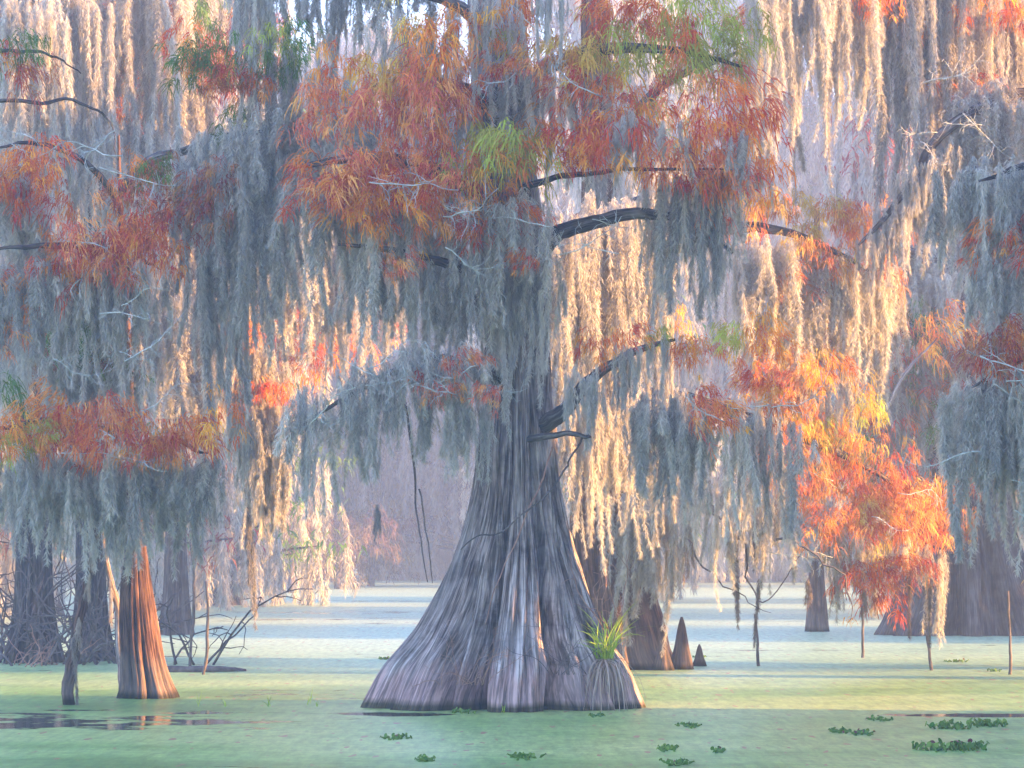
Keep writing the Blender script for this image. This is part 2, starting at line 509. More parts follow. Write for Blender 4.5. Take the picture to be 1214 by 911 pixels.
def water_mat():
    m, nt, out = mat('duckweed_water')
    g = nd(nt, 'ShaderNodeNewGeometry')
    sx = nd(nt, 'ShaderNodeSeparateXYZ'); nt.links.new(g.outputs['Position'], sx.inputs[0])
    def noise(scale, detail=5.0, rough=.6, stretch=(1, 1, 1)):
        mp = nd(nt, 'ShaderNodeMapping'); mp.inputs['Scale'].default_value = stretch
        nt.links.new(g.outputs['Position'], mp.inputs['Vector'])
        n = nd(nt, 'ShaderNodeTexNoise', Scale=scale, Detail=detail, Roughness=rough)
        nt.links.new(mp.outputs[0], n.inputs['Vector'])
        return n.outputs['Fac']
    def math_(op, a, b):
        n = nd(nt, 'ShaderNodeMath', operation=op)
        for s, v in ((n.inputs[0], a), (n.inputs[1], b)):
            if isinstance(v, (int, float)):
                s.default_value = v
            else:
                nt.links.new(v, s)
        return n.outputs[0]
    def gauss(cx, wx, cy, wy):
        dx = math_('DIVIDE', math_('SUBTRACT', sx.outputs['X'], cx), wx)
        dy = math_('DIVIDE', math_('SUBTRACT', sx.outputs['Y'], cy), wy)
        r2 = math_('ADD', math_('MULTIPLY', dx, dx), math_('MULTIPLY', dy, dy))
        return math_('POWER', 2.718, math_('MULTIPLY', r2, -1))
    big = noise(.22, 6, .62, (.5, 1, 1))
    med = noise(1.6, 5, .65, (.6, 1, 1))
    fine = noise(30, 2, .6)
    weed = math_('ADD', math_('MULTIPLY', big, .55), math_('MULTIPLY', med, .45))
    # patches of open water between the mats (left behind the slim trunk's foot, right of the big trunk)
    gap = math_('ADD', math_('MULTIPLY', gauss(-5.4, 3.6, 32.6, 2.0), .22), math_('MULTIPLY', gauss(5.9, 2.6, 34.2, .45), .26))
    gap = math_('ADD', gap, math_('MULTIPLY', gauss(-1.2, 1.0, 34.4, .5), .2))
    # weed thins out towards the open lake
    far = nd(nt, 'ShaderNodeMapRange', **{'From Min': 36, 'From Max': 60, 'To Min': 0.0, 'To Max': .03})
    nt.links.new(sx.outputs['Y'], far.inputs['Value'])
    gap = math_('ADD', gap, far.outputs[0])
    val = math_('SUBTRACT', weed, gap)
    mask = ramp(nt, [(.35, (0, 0, 0)), (.38, (1, 1, 1))], val)
    cov = ramp(nt, [(.36, (.14, .27, .05)), (.48, (.25, .42, .10)), (.60, (.38, .50, .15))], big)
    fr = ramp(nt, [(.3, (.6, .62, .6)), (.62, (1.12, 1.1, 1.08))], fine)
    c = mixc(nt, .6, cov.outputs[0], fr.outputs[0], 'MULTIPLY')
    # far weed colour lightened to paint in mist and sky reflection over the water
    mist_fac = nd(nt, 'ShaderNodeMapRange', **{'From Min': 40, 'From Max': 62, 'To Min': 0, 'To Max': .85}); nt.links.new(sx.outputs['Y'], mist_fac.inputs['Value'])
    c = mixc(nt, mist_fac.outputs[0], c, (.46, .61, .41))
    # fallen needles and pollen lines
    pol = ramp(nt, [(.60, (0, 0, 0)), (.74, (.4, .4, .4))], noise(2.3, 6, .7, (.22, 1.2, 1)))
    c = mixc(nt, pol.outputs[0], c, (.50, .42, .24))
    gr = ramp(nt, [(.35, (.62, .66, .60)), (.5, (1, 1, 1)), (.66, (1.25, 1.2, 1.1))], noise(6.5, 4, .75, (.7, 1, 1)))
    c = mixc(nt, .8, c, gr.outputs[0], 'MULTIPLY')
    g2 = ramp(nt, [(.36, (.66, .72, .60)), (.5, (1, 1, 1)), (.64, (1.28, 1.22, 1.15))], noise(9, 3, .7, (1, .13, 1)))
    c = mixc(nt, .75, c, g2.outputs[0], 'MULTIPLY')
    sp = ramp(nt, [(.70, (0, 0, 0)), (.72, (1, 1, 1))], noise(8, 1, .4, (1, .22, 1)))
    c = mixc(nt, sp.outputs[0], c, (.34, .15, .07))
    d = nd(nt, 'ShaderNodeBsdfPrincipled', Roughness=.38); nt.links.new(c, d.inputs['Base Color'])
    d.inputs['Specular IOR Level'].default_value = .5
    w = nd(nt, 'ShaderNodeBsdfPrincipled', Roughness=.07)
    w.inputs['Base Color'].default_value = (.015, .02, .018, 1)
    w.inputs['IOR'].default_value = 1.33
    bp = nd(nt, 'ShaderNodeBump', Strength=.12, Distance=.02)
    nt.links.new(noise(3.0, 3, .5, (.6, 1, 1)), bp.inputs['Height'])
    nt.links.new(bp.outputs[0], w.inputs['Normal'])
    mx = nd(nt, 'ShaderNodeMixShader')
    nt.links.new(mask.outputs[0], mx.inputs[0]); nt.links.new(w.outputs[0], mx.inputs[1]); nt.links.new(d.outputs[0], mx.inputs[2])
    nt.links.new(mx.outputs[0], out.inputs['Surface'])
    return m


# ------------------------------------------------------------------ libraries of shared meshes
LENS = [0.5, 0.9, 1.4, 2.0, 2.8]
MOSS = {}
sd = 100
for L in LENS:
    MOSS[L] = []
    for k in range(4):
        sd += 1
        MOSS[L].append(moss_mesh('moss_curtain', .62, L, 7 + k % 2, sd, M_MOSS))
THIN = {}
for L in (0.5, 0.9, 1.4, 2.0):
    THIN[L] = []
    for k in range(2):
        sd += 1
        THIN[L].append(moss_mesh('moss_tail', .14, L, 2, sd, M_MOSS))
FOL = [foliage_mesh('leaf_spray', 300 + k, M_LEAF) for k in range(8)]
TWG = [twig_mesh('twig_spray', 400 + k, M_TWIG) for k in range(6)]

RED = (.70, .15, .05); PINK = (.76, .23, .11); ORANGE = (.80, .25, .05); GOLD = (.74, .42, .10)
YGREEN = (.48, .46, .08); GREEN = (.15, .22, .05); RUST = (.42, .12, .07)
rp = random.Random(11)


def pick(pal):
    c = rp.choice(pal)
    f = rp.uniform(.82, 1.15)
    return tuple(min(.9, x * f) for x in c)


def foliage(t, box, Y, n, pal, s=(.7, 1.0), dy=.5, slope=0):
    x0, x1, y0, y1 = box
    for k in range(n):
        # stratified in x so that the tier reads as a tier with gaps
        px = x0 + (x1 - x0) * ((k + rp.random()) / n)
        py = rp.uniform(y0, y1)
        p = W(px, py, Y + rp.uniform(-dy, dy) + slope * ((k + .5) / n - .5))
        sc_ = rp.uniform(*s)
        put('foliage', rp.choice(FOL), t, p, (rp.uniform(-.45, .45), rp.uniform(-.45, .45), rp.uniform(0, 6.28)), (sc_, sc_, sc_ * rp.uniform(.9, 1.4)), pick(pal))


def drape(t, px, py, Y, L, w=1.0, thin=False, tint=(1, 1, 1), rot=None):
    lib = THIN if thin else MOSS
    key = min(lib, key=lambda q: abs(math.log(q / L)))
    z = L / key
    g = rp.uniform(.88, 1.08)
    put('hanging_moss', rp.choice(lib[key]), t, W(px, py, Y),
        (rp.uniform(-.03, .03), rp.uniform(-.03, .03), rot if rot is not None else rp.choice((0, 3.14)) + rp.uniform(-.7, .7)),
        (w * rp.choice((1, -1)) if False else w, w, z), tuple(c * g for c in tint))


def moss(t, a, b, Y, n, lpx, w=(.8, 1.2), dy=.4, jy=14, thin=.12, tint=(1, 1, 1), slope=0):
    """n drapes along a line in the photo from a to b, hanging lpx=(min,max) photo pixels"""
    for k in range(n):
        f = (k + rp.random()) / n
        px = a[0] + (b[0] - a[0]) * f; py = a[1] + (b[1] - a[1]) * f + rp.uniform(-jy, jy)
        y = Y + rp.uniform(-dy, dy) + slope * (f - .5)
        drape(t, px, py, y, rp.uniform(*lpx) * y / F, rp.uniform(*w), rp.random() < thin, tint)


def twigs(t, box, Y, n, s=(.7, 1.3), dirs=(0, 3.14)):
    x0, x1, y0, y1 = box
    for k in range(n):
        p = W(rp.uniform(x0, x1), rp.uniform(y0, y1), Y - .35 + rp.uniform(-.4, .2))
        sc_ = rp.uniform(*s)
        put('twig', rp.choice(TWG), t, p, (rp.uniform(-1, 1), rp.uniform(-.35, .45), rp.choice(dirs) + rp.uniform(-.6, .6)), (sc_,) * 3)


def limb(t, ctrl, r0, r1, m=None, name='limb', n=26, amp=.02, sides=9):
    """ctrl rows: (px, py, Y)"""
    rng = np.random.default_rng(int(abs(ctrl[0][0] * 7 + ctrl[-1][1] * 13)) + 5)
    pts = np.array([W(*c) for c in ctrl])
    path = wob(smooth_path(pts, n), amp, rng)
    mb = MB()
    tube(mb, path - np.array(t.location), r1 * .4 + (r0 - r1 * .4) * (1 - np.linspace(0, 1, n)) ** .8, sides, rough=.07, rng=rng)
    return put(name, mb.mesh(name, m or M_LIMB, smooth=True), t, t.location)


def prof_px(rows, Y):
    """rows (py, xl, xr) -> (z, xl, xr)"""
    return [(CAM_H + (HOR - y) / F * Y, (a - 607) / F * Y, (b - 607) / F * Y) for y, a, b in rows]


def base(px, Y):
    return ((px - 607) / F * Y, Y, 0.0)


def trunk(t, rows, Y, m, seed, **kw):
    p = prof_px(rows, Y)
    me = trunk_mesh('trunk', p, Y, m, seed, base_xy=(t.location[0], t.location[1]), **kw)
    return put('trunk', me, t, t.location)


# ------------------------------------------------------------------ the big cypress in the middle
MAIN = thing('bald_cypress', base(600, 36), 'massive bald cypress with the widest fluted lavender grey base, centre of the swamp', 'tree')
creases = []
for px, w, d in ((448, .10, .5), (514, .07, 1.4), (546, .05, .8), (562, .09, 2.2), (606, .035, .35), (624, .03, .4), (646, .035, .5), (672, .11, 2.4), (706, .04, .5), (738, .07, 1.5)):
    c = max(-1, min(1, (px - 597) / 163))
    creases.append((-math.acos(c), w, d))
creases += [(a, .1, .7) for a in (.4, .9, 1.5, 2.1, 2.7)]
trunk(MAIN, [(880, 424, 770), (852, 429, 765), (838, 433, 760), (815, 445, 751), (790, 461, 741), (760, 487, 720), (730, 506, 706), (700, 522, 695), (670, 536, 684), (640, 548, 675),
             (600, 559, 666), (560, 567, 660), (500, 572, 655), (450, 577, 651), (350, 577, 648), (200, 566, 634), (0, 558, 620), (-200, 556, 606)],
      36, M_BARK, 3, creases=creases, nth=520, nz=330, flute=.2, fine=.045, depth=.72, zflare=2.4)
# fork to the right and the arching limb above it
limb(MAIN, [(640, 505, 35.9), (668, 488, 35.6), (700, 452, 35.4), (745, 420, 35.2), (800, 402, 35)], .12, .045)
limb(MAIN, [(600, 330, 36), (640, 300, 35.6), (665, 275, 35.4), (700, 262, 35.3), (745, 254, 35.2), (790, 256, 35.2), (830, 268, 35.2), (870, 300, 35.2)], .13, .055)
limb(MAIN, [(590, 450, 35.8), (560, 440, 35.4), (520, 425, 35), (470, 440, 34.7), (420, 465, 34.5), (350, 510, 34.4)], .08, .025)
limb(MAIN, [(585, 250, 36), (540, 215, 35.2), (470, 190, 34.6), (400, 190, 34.4), (340, 200, 34.5)], .12, .04)
limb(MAIN, [(595, 150, 36), (560, 110, 35.2), (500, 95, 34.6), (440, 100, 34.4)], .10, .04)
limb(MAIN, [(600, 120, 36), (650, 80, 35.2), (720, 60, 34.6), (800, 60, 34.4), (880, 80, 34.4)], .11, .04)
limb(MAIN, [(600, 240, 36), (640, 215, 35.4), (700, 205, 34.8), (760, 200, 34.5), (880, 200, 34.5)], .05, .02)
limb(MAIN, [(585, 345, 36), (545, 320, 35.3), (480, 300, 34.7), (400, 290, 34.5)], .09, .035)
limb(MAIN, [(590, 60, 36), (560, 20, 35.4), (500, -10, 34.8), (380, -20, 34.6), (290, -10, 34.8)], .10, .04)
limb(MAIN, [(570, 380, 35.7), (556, 350, 35.5), (545, 310, 35.5), (530, 240, 35.5)], .12, .08)
limb(MAIN, [(628, 521, 35.2), (660, 515, 34.9), (692, 516, 34.7), (700, 519, 34.65)], .05, .025, name='branch_stub', n=14)
limb(MAIN, [(690, 520, 35.1), (676, 545, 35.0), (668, 560, 34.95), (648, 588, 34.93), (615, 612, 34.92), (590, 632, 34.92), (565, 636, 34.95), (546, 652, 35.15)], .013, .018, M_STICK, 'vine', 30, .01)
limb(MAIN, [(655, 530, 35.2), (640, 575, 34.98), (612, 640, 34.9), (590, 690, 34.75), (575, 740, 34.6)], .012, .010, M_TWIGR, 'vine', 30, .012)
limb(MAIN, [(474, 440, 34.8), (484, 500, 34.9), (492, 570, 34.9), (494, 610, 34.85), (500, 650, 34.8), (507, 690, 34.8)], .018, .014, M_STICK, 'vine', 18, .012)
limb(MAIN, [(497, 580, 34.8), (505, 630, 34.75), (510, 665, 34.7), (512, 692, 34.8)], .012, .010, M_STICK, 'vine', 18, .012)

PA = [RED, PINK, PINK, ORANGE, ORANGE, GOLD]
PB = [ORANGE, RED, ORANGE, YGREEN, GOLD]
foliage(MAIN, (372, 545, 90, 175), 34.2, 10, [PINK, RED, ORANGE, GOLD], s=(.8, 1.15))
foliage(MAIN, (368, 545, 165, 255), 34.0, 12, [RED, PINK, PINK, RED], s=(.8, 1.15))
foliage(MAIN, (480, 720, 25, 80), 34.4, 9, [ORANGE, GOLD, ORANGE, YGREEN, PINK], s=(.8, 1.15))
foliage(MAIN, (500, 700, 80, 135), 34.3, 6, [ORANGE, RED, PINK], s=(.5, .8))
foliage(MAIN, (690, 890, 5, 80), 34.4, 8, [RED, ORANGE, RED, YGREEN], s=(.8, 1.15))
foliage(MAIN, (705, 885, 80, 145), 34.2, 8, [RED, ORANGE, PINK, YGREEN], s=(.8, 1.15))
foliage(MAIN, (550, 735, 175, 230), 34.3, 8, [ORANGE, YGREEN, RED, ORANGE], s=(.8, 1.15))
foliage(MAIN, (790, 905, 155, 230), 34.5, 8, [RED, RED, PINK, ORANGE], s=(.8, 1.15))
foliage(MAIN, (400, 650, 230, 310), 34.3, 10, [RED, ORANGE, PINK], s=(.5, .85))
foliage(MAIN, (500, 580, 420, 475), 34.2, 4, [PINK, RED, ORANGE], s=(.45, .65))
foliage(MAIN, (455, 490, 300, 360), 34.2, 2, [PINK, RED], s=(.4, .55))
foliage(MAIN, (690, 800, 390, 415), 34.6, 3, [RED, YGREEN, PINK], s=(.4, .6))
foliage(MAIN, (800, 935, 380, 430), 34.6, 5, [PINK, YGREEN, ORANGE], s=(.5, .75))
foliage(MAIN, (825, 940, 440, 505), 34.5, 7, [RED, PINK, ORANGE], s=(.5, .85))

moss(MAIN, (640, -30), (668, -30), 33.9, 2, (90, 105), (.5, .7), .1, thin=0)
moss(MAIN, (570, -20), (610, 30), 34.6, 3, (90, 130), (.6, .8), thin=0)
moss(MAIN, (430, 20), (720, 100), 35.0, 6, (80, 160))
moss(MAIN, (375, 220), (560, 250), 34.8, 9, (90, 190))
moss(MAIN, (560, 240), (650, 245), 34.9, 5, (80, 150))
moss(MAIN, (775, 230), (880, 200), 35.1, 8, (110, 190))
moss(MAIN, (715, 140), (890, 150), 34.4, 6, (50, 100), (.5, .9))
moss(MAIN, (450, 320), (640, 300), 35.1, 10, (90, 180))
moss(MAIN, (345, 480), (470, 425), 34.2, 7, (90, 165), jy=8)
moss(MAIN, (470, 415), (585, 425), 34.5, 6, (90, 165), jy=8)
moss(MAIN, (755, 480), (935, 500), 35.0, 11, (90, 160))
# blue shaded curtains reaching out to the left of the crown
moss(MAIN, (380, -30), (440, -30), 36.2, 4, (100, 170), (.6, .9), .2)
moss(MAIN, (330, 90), (430, 60), 36.3, 6, (150, 280), (.9, 1.3), .3, 50)
moss(MAIN, (565, 335), (650, 325), 35.25, 5, (80, 140), (.5, .8), .1)
moss(MAIN, (665, 462), (790, 385), 34.85, 5, (60, 120), (.5, .9), .1, 5)
moss(MAIN, (400, 200), (560, 60), 36.2, 6, (150, 280), (.9, 1.3), .3, 60)
twigs(MAIN, (430, 570, 415, 470), 34.2, 6)
twigs(MAIN, (340, 430, 480, 520), 34.3, 3)
twigs(MAIN, (390, 560, 150, 300), 34.1, 5)
twigs(MAIN, (640, 740, 250, 330), 34.5, 4)
twigs(MAIN, (830, 940, 470, 510), 34.3, 3)
twigs(MAIN, (480, 880, 40, 120), 34.4, 4)
# the dark swept tail and wisps left of the trunk
drape(MAIN, 444, 590, 34.8, .85, .7, True, (.45, .45, .5))

# ------------------------------------------------------------------ cypress right behind it, with the sunlit cascade
SEC = thing('bald_cypress', base(735, 47.5), 'brown cypress standing close behind the big trunk, shaggy with golden sunlit moss', 'tree')
trunk(SEC, [(820, 672, 806), (793, 668, 808), (770, 672, 796), (740, 676, 786), (700, 677, 774), (640, 677, 758), (580, 680, 745), (480, 684, 738), (350, 688, 732), (200, 690, 728), (0, 690, 720), (-150, 692, 716)],
      47.5, M_BARK2, 8, nth=200, nz=150, flute=.14, fine=.03, depth=.8, zflare=2.0)
limb(SEC, [(712, 330, 47), (780, 300, 45.5), (860, 270, 44.4), (950, 280, 44.7), (1045, 330, 45.2)], .15, .04)
limb(SEC, [(708, 300, 47), (690, 262, 45), (670, 275, 42), (650, 300, 40.5)], .14, .04)
limb(SEC, [(708, 290, 47), (740, 250, 45), (790, 215, 43.2)], .14, .04)
limb(SEC, [(710, 500, 47), (700, 470, 44), (690, 480, 41)], .09, .03)
limb(SEC, [(714, 480, 47), (790, 470, 45.5), (900, 500, 44.4), (1000, 540, 44.8), (1110, 600, 45.6)], .15, .04)
limb(SEC, [(712, 250, 47), (720, 180, 46.5), (790, 100, 45.5), (880, 60, 44.5)], .14, .06)
limb(SEC, [(845, 600, 45), (880, 660, 44.6), (905, 720, 44.4), (960, 640, 44.2)], .022, .010, M_STICK, 'dead_branch', 22, .07)
limb(SEC, [(815, 640, 45), (850, 690, 44.8), (905, 732, 44.4)], .018, .010, M_STICK, 'dead_branch', 18, .07)
limb(SEC, [(920, 640, 43.5), (960, 650, 43.4), (1000, 690, 43.3), (1010, 740, 43.2)], .022, .010, M_STICK, 'dead_branch', 20, .07)
LIT = [(.66, .27, .10), (.62, .22, .08), (.56, .16, .07), (.62, .40, .12), (.60, .24, .09)]
foliage(SEC, (880, 1050, 245, 300), 44.5, 11, LIT, slope=1.6)
foliage(SEC, (930, 1050, 300, 345), 44.7, 7, LIT, slope=1.2)
foliage(SEC, (915, 1035, 485, 560), 44.5, 13, [ORANGE, GOLD, YGREEN, ORANGE], slope=1.5)
foliage(SEC, (930, 1080, 560, 640), 44.6, 16, LIT, slope=1.6)
foliage(SEC, (1030, 1130, 570, 660), 45.4, 16, LIT, slope=1.2)
foliage(SEC, (1005, 1095, 675, 715), 44.8, 6, [RED, RUST, RED])
foliage(SEC, (900, 960, 395, 450), 44.3, 6, [ORANGE, GOLD])
foliage(SEC, (765, 800, 378, 400), 43, 2, [YGREEN, GOLD], s=(.6, .8))
foliage(SEC, (905, 1000, 430, 510), 44.2, 6, [ORANGE, GOLD, ORANGE], slope=1)
moss(SEC, (880, 290), (1055, 335), 44.7, 20, (100, 175), (.9, 1.3), slope=2.2)
moss(SEC, (900, 420), (1010, 440), 44.6, 8, (60, 110), slope=1.2)
moss(SEC, (650, 285), (800, 205), 41.6, 16, (190, 360), (.8, 1.2), .3, 30, thin=0, slope=2.4)
moss(SEC, (675, 480), (800, 470), 42.0, 12, (110, 190), (.7, 1.1), .3, slope=2.0)
moss(SEC, (685, 150), (735, 130), 45.6, 5, (110, 150), (.9, 1.2), .2)
moss(SEC, (735, 590), (800, 570), 46.4, 8, (110, 200), (.8, 1.2), .3)
moss(SEC, (830, 560), (930, 590), 44.2, 7, (60, 150), thin=.4)
moss(SEC, (930, 630), (1110, 650), 45, 11, (40, 110), thin=.5, slope=1.5)
moss(SEC, (870, 60), (930, 40), 44.5, 5, (120, 230))
for px, y0, L in ((872, 620, 1.9), (893, 620, 1.4), (897, 690, 1.0), (955, 680, .9), (1022, 690, 1.0), (1076, 680, 1.0), (1100, 690, 1.0), (815, 640, 1.2)):
    drape(SEC, px, y0, 44.4 + rp.uniform(-.4, .4), L, .7, True, (.45, .38, .34))
twigs(SEC, (900, 1100, 560, 680), 44, 4)

# ------------------------------------------------------------------ slim cypress at the left
LEF = thing('bald_cypress', base(175, 38.2), 'slim brown cypress at the left with an orange sunlit right flank', 'tree')
trunk(LEF, [(862, 130, 216), (828, 138, 211), (810, 143, 203), (780, 143, 194), (740, 142, 187), (700, 143, 181), (660, 147, 175), (620, 150, 169), (560, 150, 164), (400, 146, 156), (250, 140, 146), (160, 139, 142)],
      38.2, M_BARK2, 21, nth=160, nz=150, flute=.07, fine=.022, depth=.9, zflare=1.6)
limb(LEF, [(156, 520, 38.2), (120, 505, 36.2), (60, 500, 35.4), (-20, 510, 35)], .09, .03)
limb(LEF, [(158, 530, 38.2), (200, 520, 36), (250, 540, 35.3)], .07, .02)
limb(LEF, [(148, 330, 38.2), (120, 300, 36.2), (60, 290, 35.5), (-20, 300, 35.2)], .08, .03)
limb(LEF, [(148, 330, 38.2), (160, 305, 36.2), (190, 320, 35.5)], .05, .02)
limb(LEF, [(140, 240, 38.2), (100, 190, 36), (40, 170, 35.4), (-20, 180, 35)], .05, .02)
limb(LEF, [(-40, 60, 36), (20, 62, 36), (60, 66, 36), (96, 88, 36)], .03, .015)
limb(LEF, [(-40, 118, 36.6), (40, 120, 36.8), (90, 122, 37.2), (130, 145, 37.5), (140, 190, 37.5)], .03, .015)
foliage(LEF, (0, 70, 490, 530), 35.0, 5, [YGREEN, GREEN, ORANGE])
foliage(LEF, (60, 250, 490, 545), 35.0, 12, [RED, ORANGE, RED, PINK])
foliage(LEF, (60, 195, 275, 330), 35.3, 10, [RED, RED, PINK, ORANGE])
foliage(LEF, (-10, 70, 175, 300), 35.4, 8, [RED, ORANGE, RUST])
foliage(LEF, (0, 45, 330, 400), 35.4, 3, [RED, PINK])
foliage(LEF, (-10, 40, 60, 110), 35.6, 3, [RED, RUST, GREEN])
foliage(LEF, (60, 160, 400, 460), 36.6, 6, [GREEN, RUST, GREEN])
moss(LEF, (-20, 545), (250, 545), 35.4, 24, (70, 130), (.9, 1.25), jy=10)
moss(LEF, (-20, 320), (175, 320), 35.7, 20, (90, 190))
moss(LEF, (-20, 190), (60, 260), 35.8, 6, (80, 180))
moss(LEF, (40, 430), (160, 420), 36.6, 8, (70, 130))
# long blue shaded curtains it shares with the shade in front
moss(LEF, (285, -40), (325, -30), 36.1, 5, (170, 230), (.6, .85), .2)
moss(LEF, (235, 190), (350, 150), 36.2, 20, (150, 270), (.9, 1.3), .3, 40)
moss(LEF, (240, 330), (300, 320), 36.2, 6, (140, 230), (.7, 1.0), .2)
moss(LEF, (345, -45), (545, -40), 36.2, 4, (70, 140), (1.1, 1.4), .2)
foliage(LEF, (210, 285, 55, 110), 36.0, 7, [GREEN, RUST, RED], s=(.6, .9))
foliage(LEF, (325, 370, 40, 90), 36.0, 3, [GREEN, YGREEN], s=(.6, .9))
foliage(LEF, (140, 265, 195, 290), 36.0, 13, [GREEN, RUST, RUST, RED], s=(.6, .9))
foliage(LEF, (255, 330, 70, 190), 36.0, 5, [RUST, RED, GREEN], s=(.5, .75))
limb(LEF, [(140, 230, 38.2), (180, 190, 37.4), (260, 165, 36.5), (350, 150, 36.2)], .09, .03)
moss(LEF, (95, 575), (140, 565), 35.3, 4, (80, 120), (.6, .9))
moss(LEF, (135, 620), (165, 600), 36.4, 3, (70, 150), thin=1)
twigs(LEF, (0, 240, 480, 540), 35.1, 6)
twigs(LEF, (0, 160, 150, 330), 35.3, 7)
twigs(LEF, (60, 160, 330, 450), 35.2, 5)

# leaning dead stem hung with moss beside it
ST = thing('leaning_snag', base(83, 36.5), 'leaning moss-covered dead stem beside the slim left cypress', 'dead tree')
limb(ST, [(82, 842, 36.5), (84, 800, 36.5), (92, 740, 36.5), (103, 690, 36.6), (112, 630, 36.7), (118, 560, 36.8)], .085, .05, M_BARK2, 'stem', 26, .03)
for (px, py) in ((112, 640), (104, 690), (96, 725), (90, 760)):
    drape(ST, px, py, 36.42, rp.uniform(.6, 1.0), .55, True, (.8, .7, .65))
ST2 = thing('leaning_snag', base(148, 39), 'thin grey stem rising just behind the left flank of the slim left cypress', 'dead tree')
limb(ST2, [(146, 824, 39), (142, 770, 39), (137, 710, 39), (126, 670, 39), (120, 600, 39)], .07, .04, M_BARK, 'stem', 22, .02)
drape(ST2, 130, 690, 38.9, 1.2, .5, True, (.8, .75, .75))

# ------------------------------------------------------------------ dark moss-hung trees behind, at the left
def back_tree(px, Y, label, rows_w, m, seed, name='bald_cypress', grp=None):
    t = thing(name, base(px, Y), label, 'tree', grp)
    yb = HOR + CAM_H * F / Y
    b, w = rows_w
    trunk(t, [(yb + 12, px - b * .54, px + b * .54), (yb, px - b / 2, px + b / 2), (yb - 40, px - b * .36, px + b * .36), (yb - 110, px - b * .28, px + b * .28), (yb - 260, px - w * .6, px + w * .6), (300, px - w / 2, px + w / 2), (0, px - w * .45, px + w * .45), (-250, px - w * .3, px + w * .3)],
          Y, m, seed, nth=110, nz=90, flute=.12, fine=.03, zflare=2.2)
    return t

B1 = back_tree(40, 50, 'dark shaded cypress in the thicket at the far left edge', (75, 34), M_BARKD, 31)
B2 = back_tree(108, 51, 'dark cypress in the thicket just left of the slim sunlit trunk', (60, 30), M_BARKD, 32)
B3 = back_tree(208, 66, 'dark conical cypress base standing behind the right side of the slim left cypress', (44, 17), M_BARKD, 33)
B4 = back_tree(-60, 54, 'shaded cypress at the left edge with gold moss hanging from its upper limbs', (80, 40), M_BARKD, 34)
limb(B2, [(108, -20, 51), (60, -30, 48), (120, -30, 46), (210, -30, 46)], .10, .05)
limb(B1, [(40, 20, 50), (120, -40, 49.5), (200, -50, 49), (300, -40, 49)], .12, .06)
limb(B3, [(208, 330, 66), (280, 280, 60), (360, 270, 56), (450, 280, 54)], .2, .07)
limb(B4, [(-60, 60, 54), (0, -20, 52), (100, -40, 51), (180, -30, 50)], .12, .06)
# gold curtains
moss(B2, (10, -15), (215, -15), 46, 18, (170, 290), (.9, 1.3), .5, 40, slope=2)
moss(B2, (60, 180), (215, 170), 46.3, 12, (110, 220), (.9, 1.3), .5, 40, slope=2)
moss(B1, (20, -20), (250, -20), 49.8, 30, (170, 310), (1.1, 1.6), .6, 40, .05, slope=2.5)
moss(B4, (-20, 40), (220, 70), 51.5, 28, (150, 300), (1.1, 1.6), .6, 60, .05, slope=2.5)
moss(B3, (210, 300), (460, 260), 52.8, 36, (110, 230), (1.0, 1.5), .8, 30, .05, slope=3)
moss(B3, (150, 330), (260, 380), 50, 12, (100, 230), (1.0, 1.5), 1, 40)
moss(B1, (0, 330), (160, 350), 48.5, 18, (130, 260), (1.0, 1.5), .8, 40)
moss(B4, (120, 250), (320, 180), 52, 22, (140, 260), (1.1, 1.6), .6, 60, .05, slope=2.5)
foliage(B1, (100, 330, 20, 90), 48, 14, [RUST, GREEN, RUST, RED], s=(.9, 1.3))
foliage(B4, (0, 150, 20, 140), 50, 10, [RUST, RED, ORANGE], s=(.9, 1.3))
foliage(B3, (220, 450, 380, 430), 58, 14, [PINK, RUST, ORANGE], s=(1.0, 1.5))

# broken hanging limb wrapped in moss with a golden tuft
SN = thing('hanging_snag', W(300, 400, 41), 'broken hanging limb wrapped in moss with a golden leafy tuft on top, left of centre', 'dead branch')
limb(SN, [(285, 395, 41), (292, 440, 41), (300, 500, 41), (306, 560, 41), (300, 620, 41)], .16, .04, M_LIMB, 'limb', 22, .03)
limb(SN, [(285, 395, 41), (262, 330, 42), (250, 250, 44)], .06, .08, M_LIMB, 'limb', 16, .02)
foliage(SN, (272, 300, 395, 420), 40.4, 4, [GOLD, ORANGE], s=(.5, .7), dy=.2)
foliage(SN, (275, 335, 445, 480), 40.7, 6, [RUST, ORANGE, RED], s=(.5, .8), dy=.2)
moss(SN, (272, 400), (325, 425), 40.6, 8, (90, 190), (.6, .9), .2, 8, 0)
moss(SN, (280, 470), (335, 480), 40.8, 9, (80, 170), (.6, .9), .3, 12, 0)
moss(SN, (285, 550), (330, 560), 40.9, 5, (60, 110), (.5, .8), .3, 12, .3)
for px, py, L in ((293, 580, 2.3), (298, 590, 1.6), (313, 570, 1.6)):
    drape(SN, px, py, 40.9, L, .8, True, (.5, .5, .55))

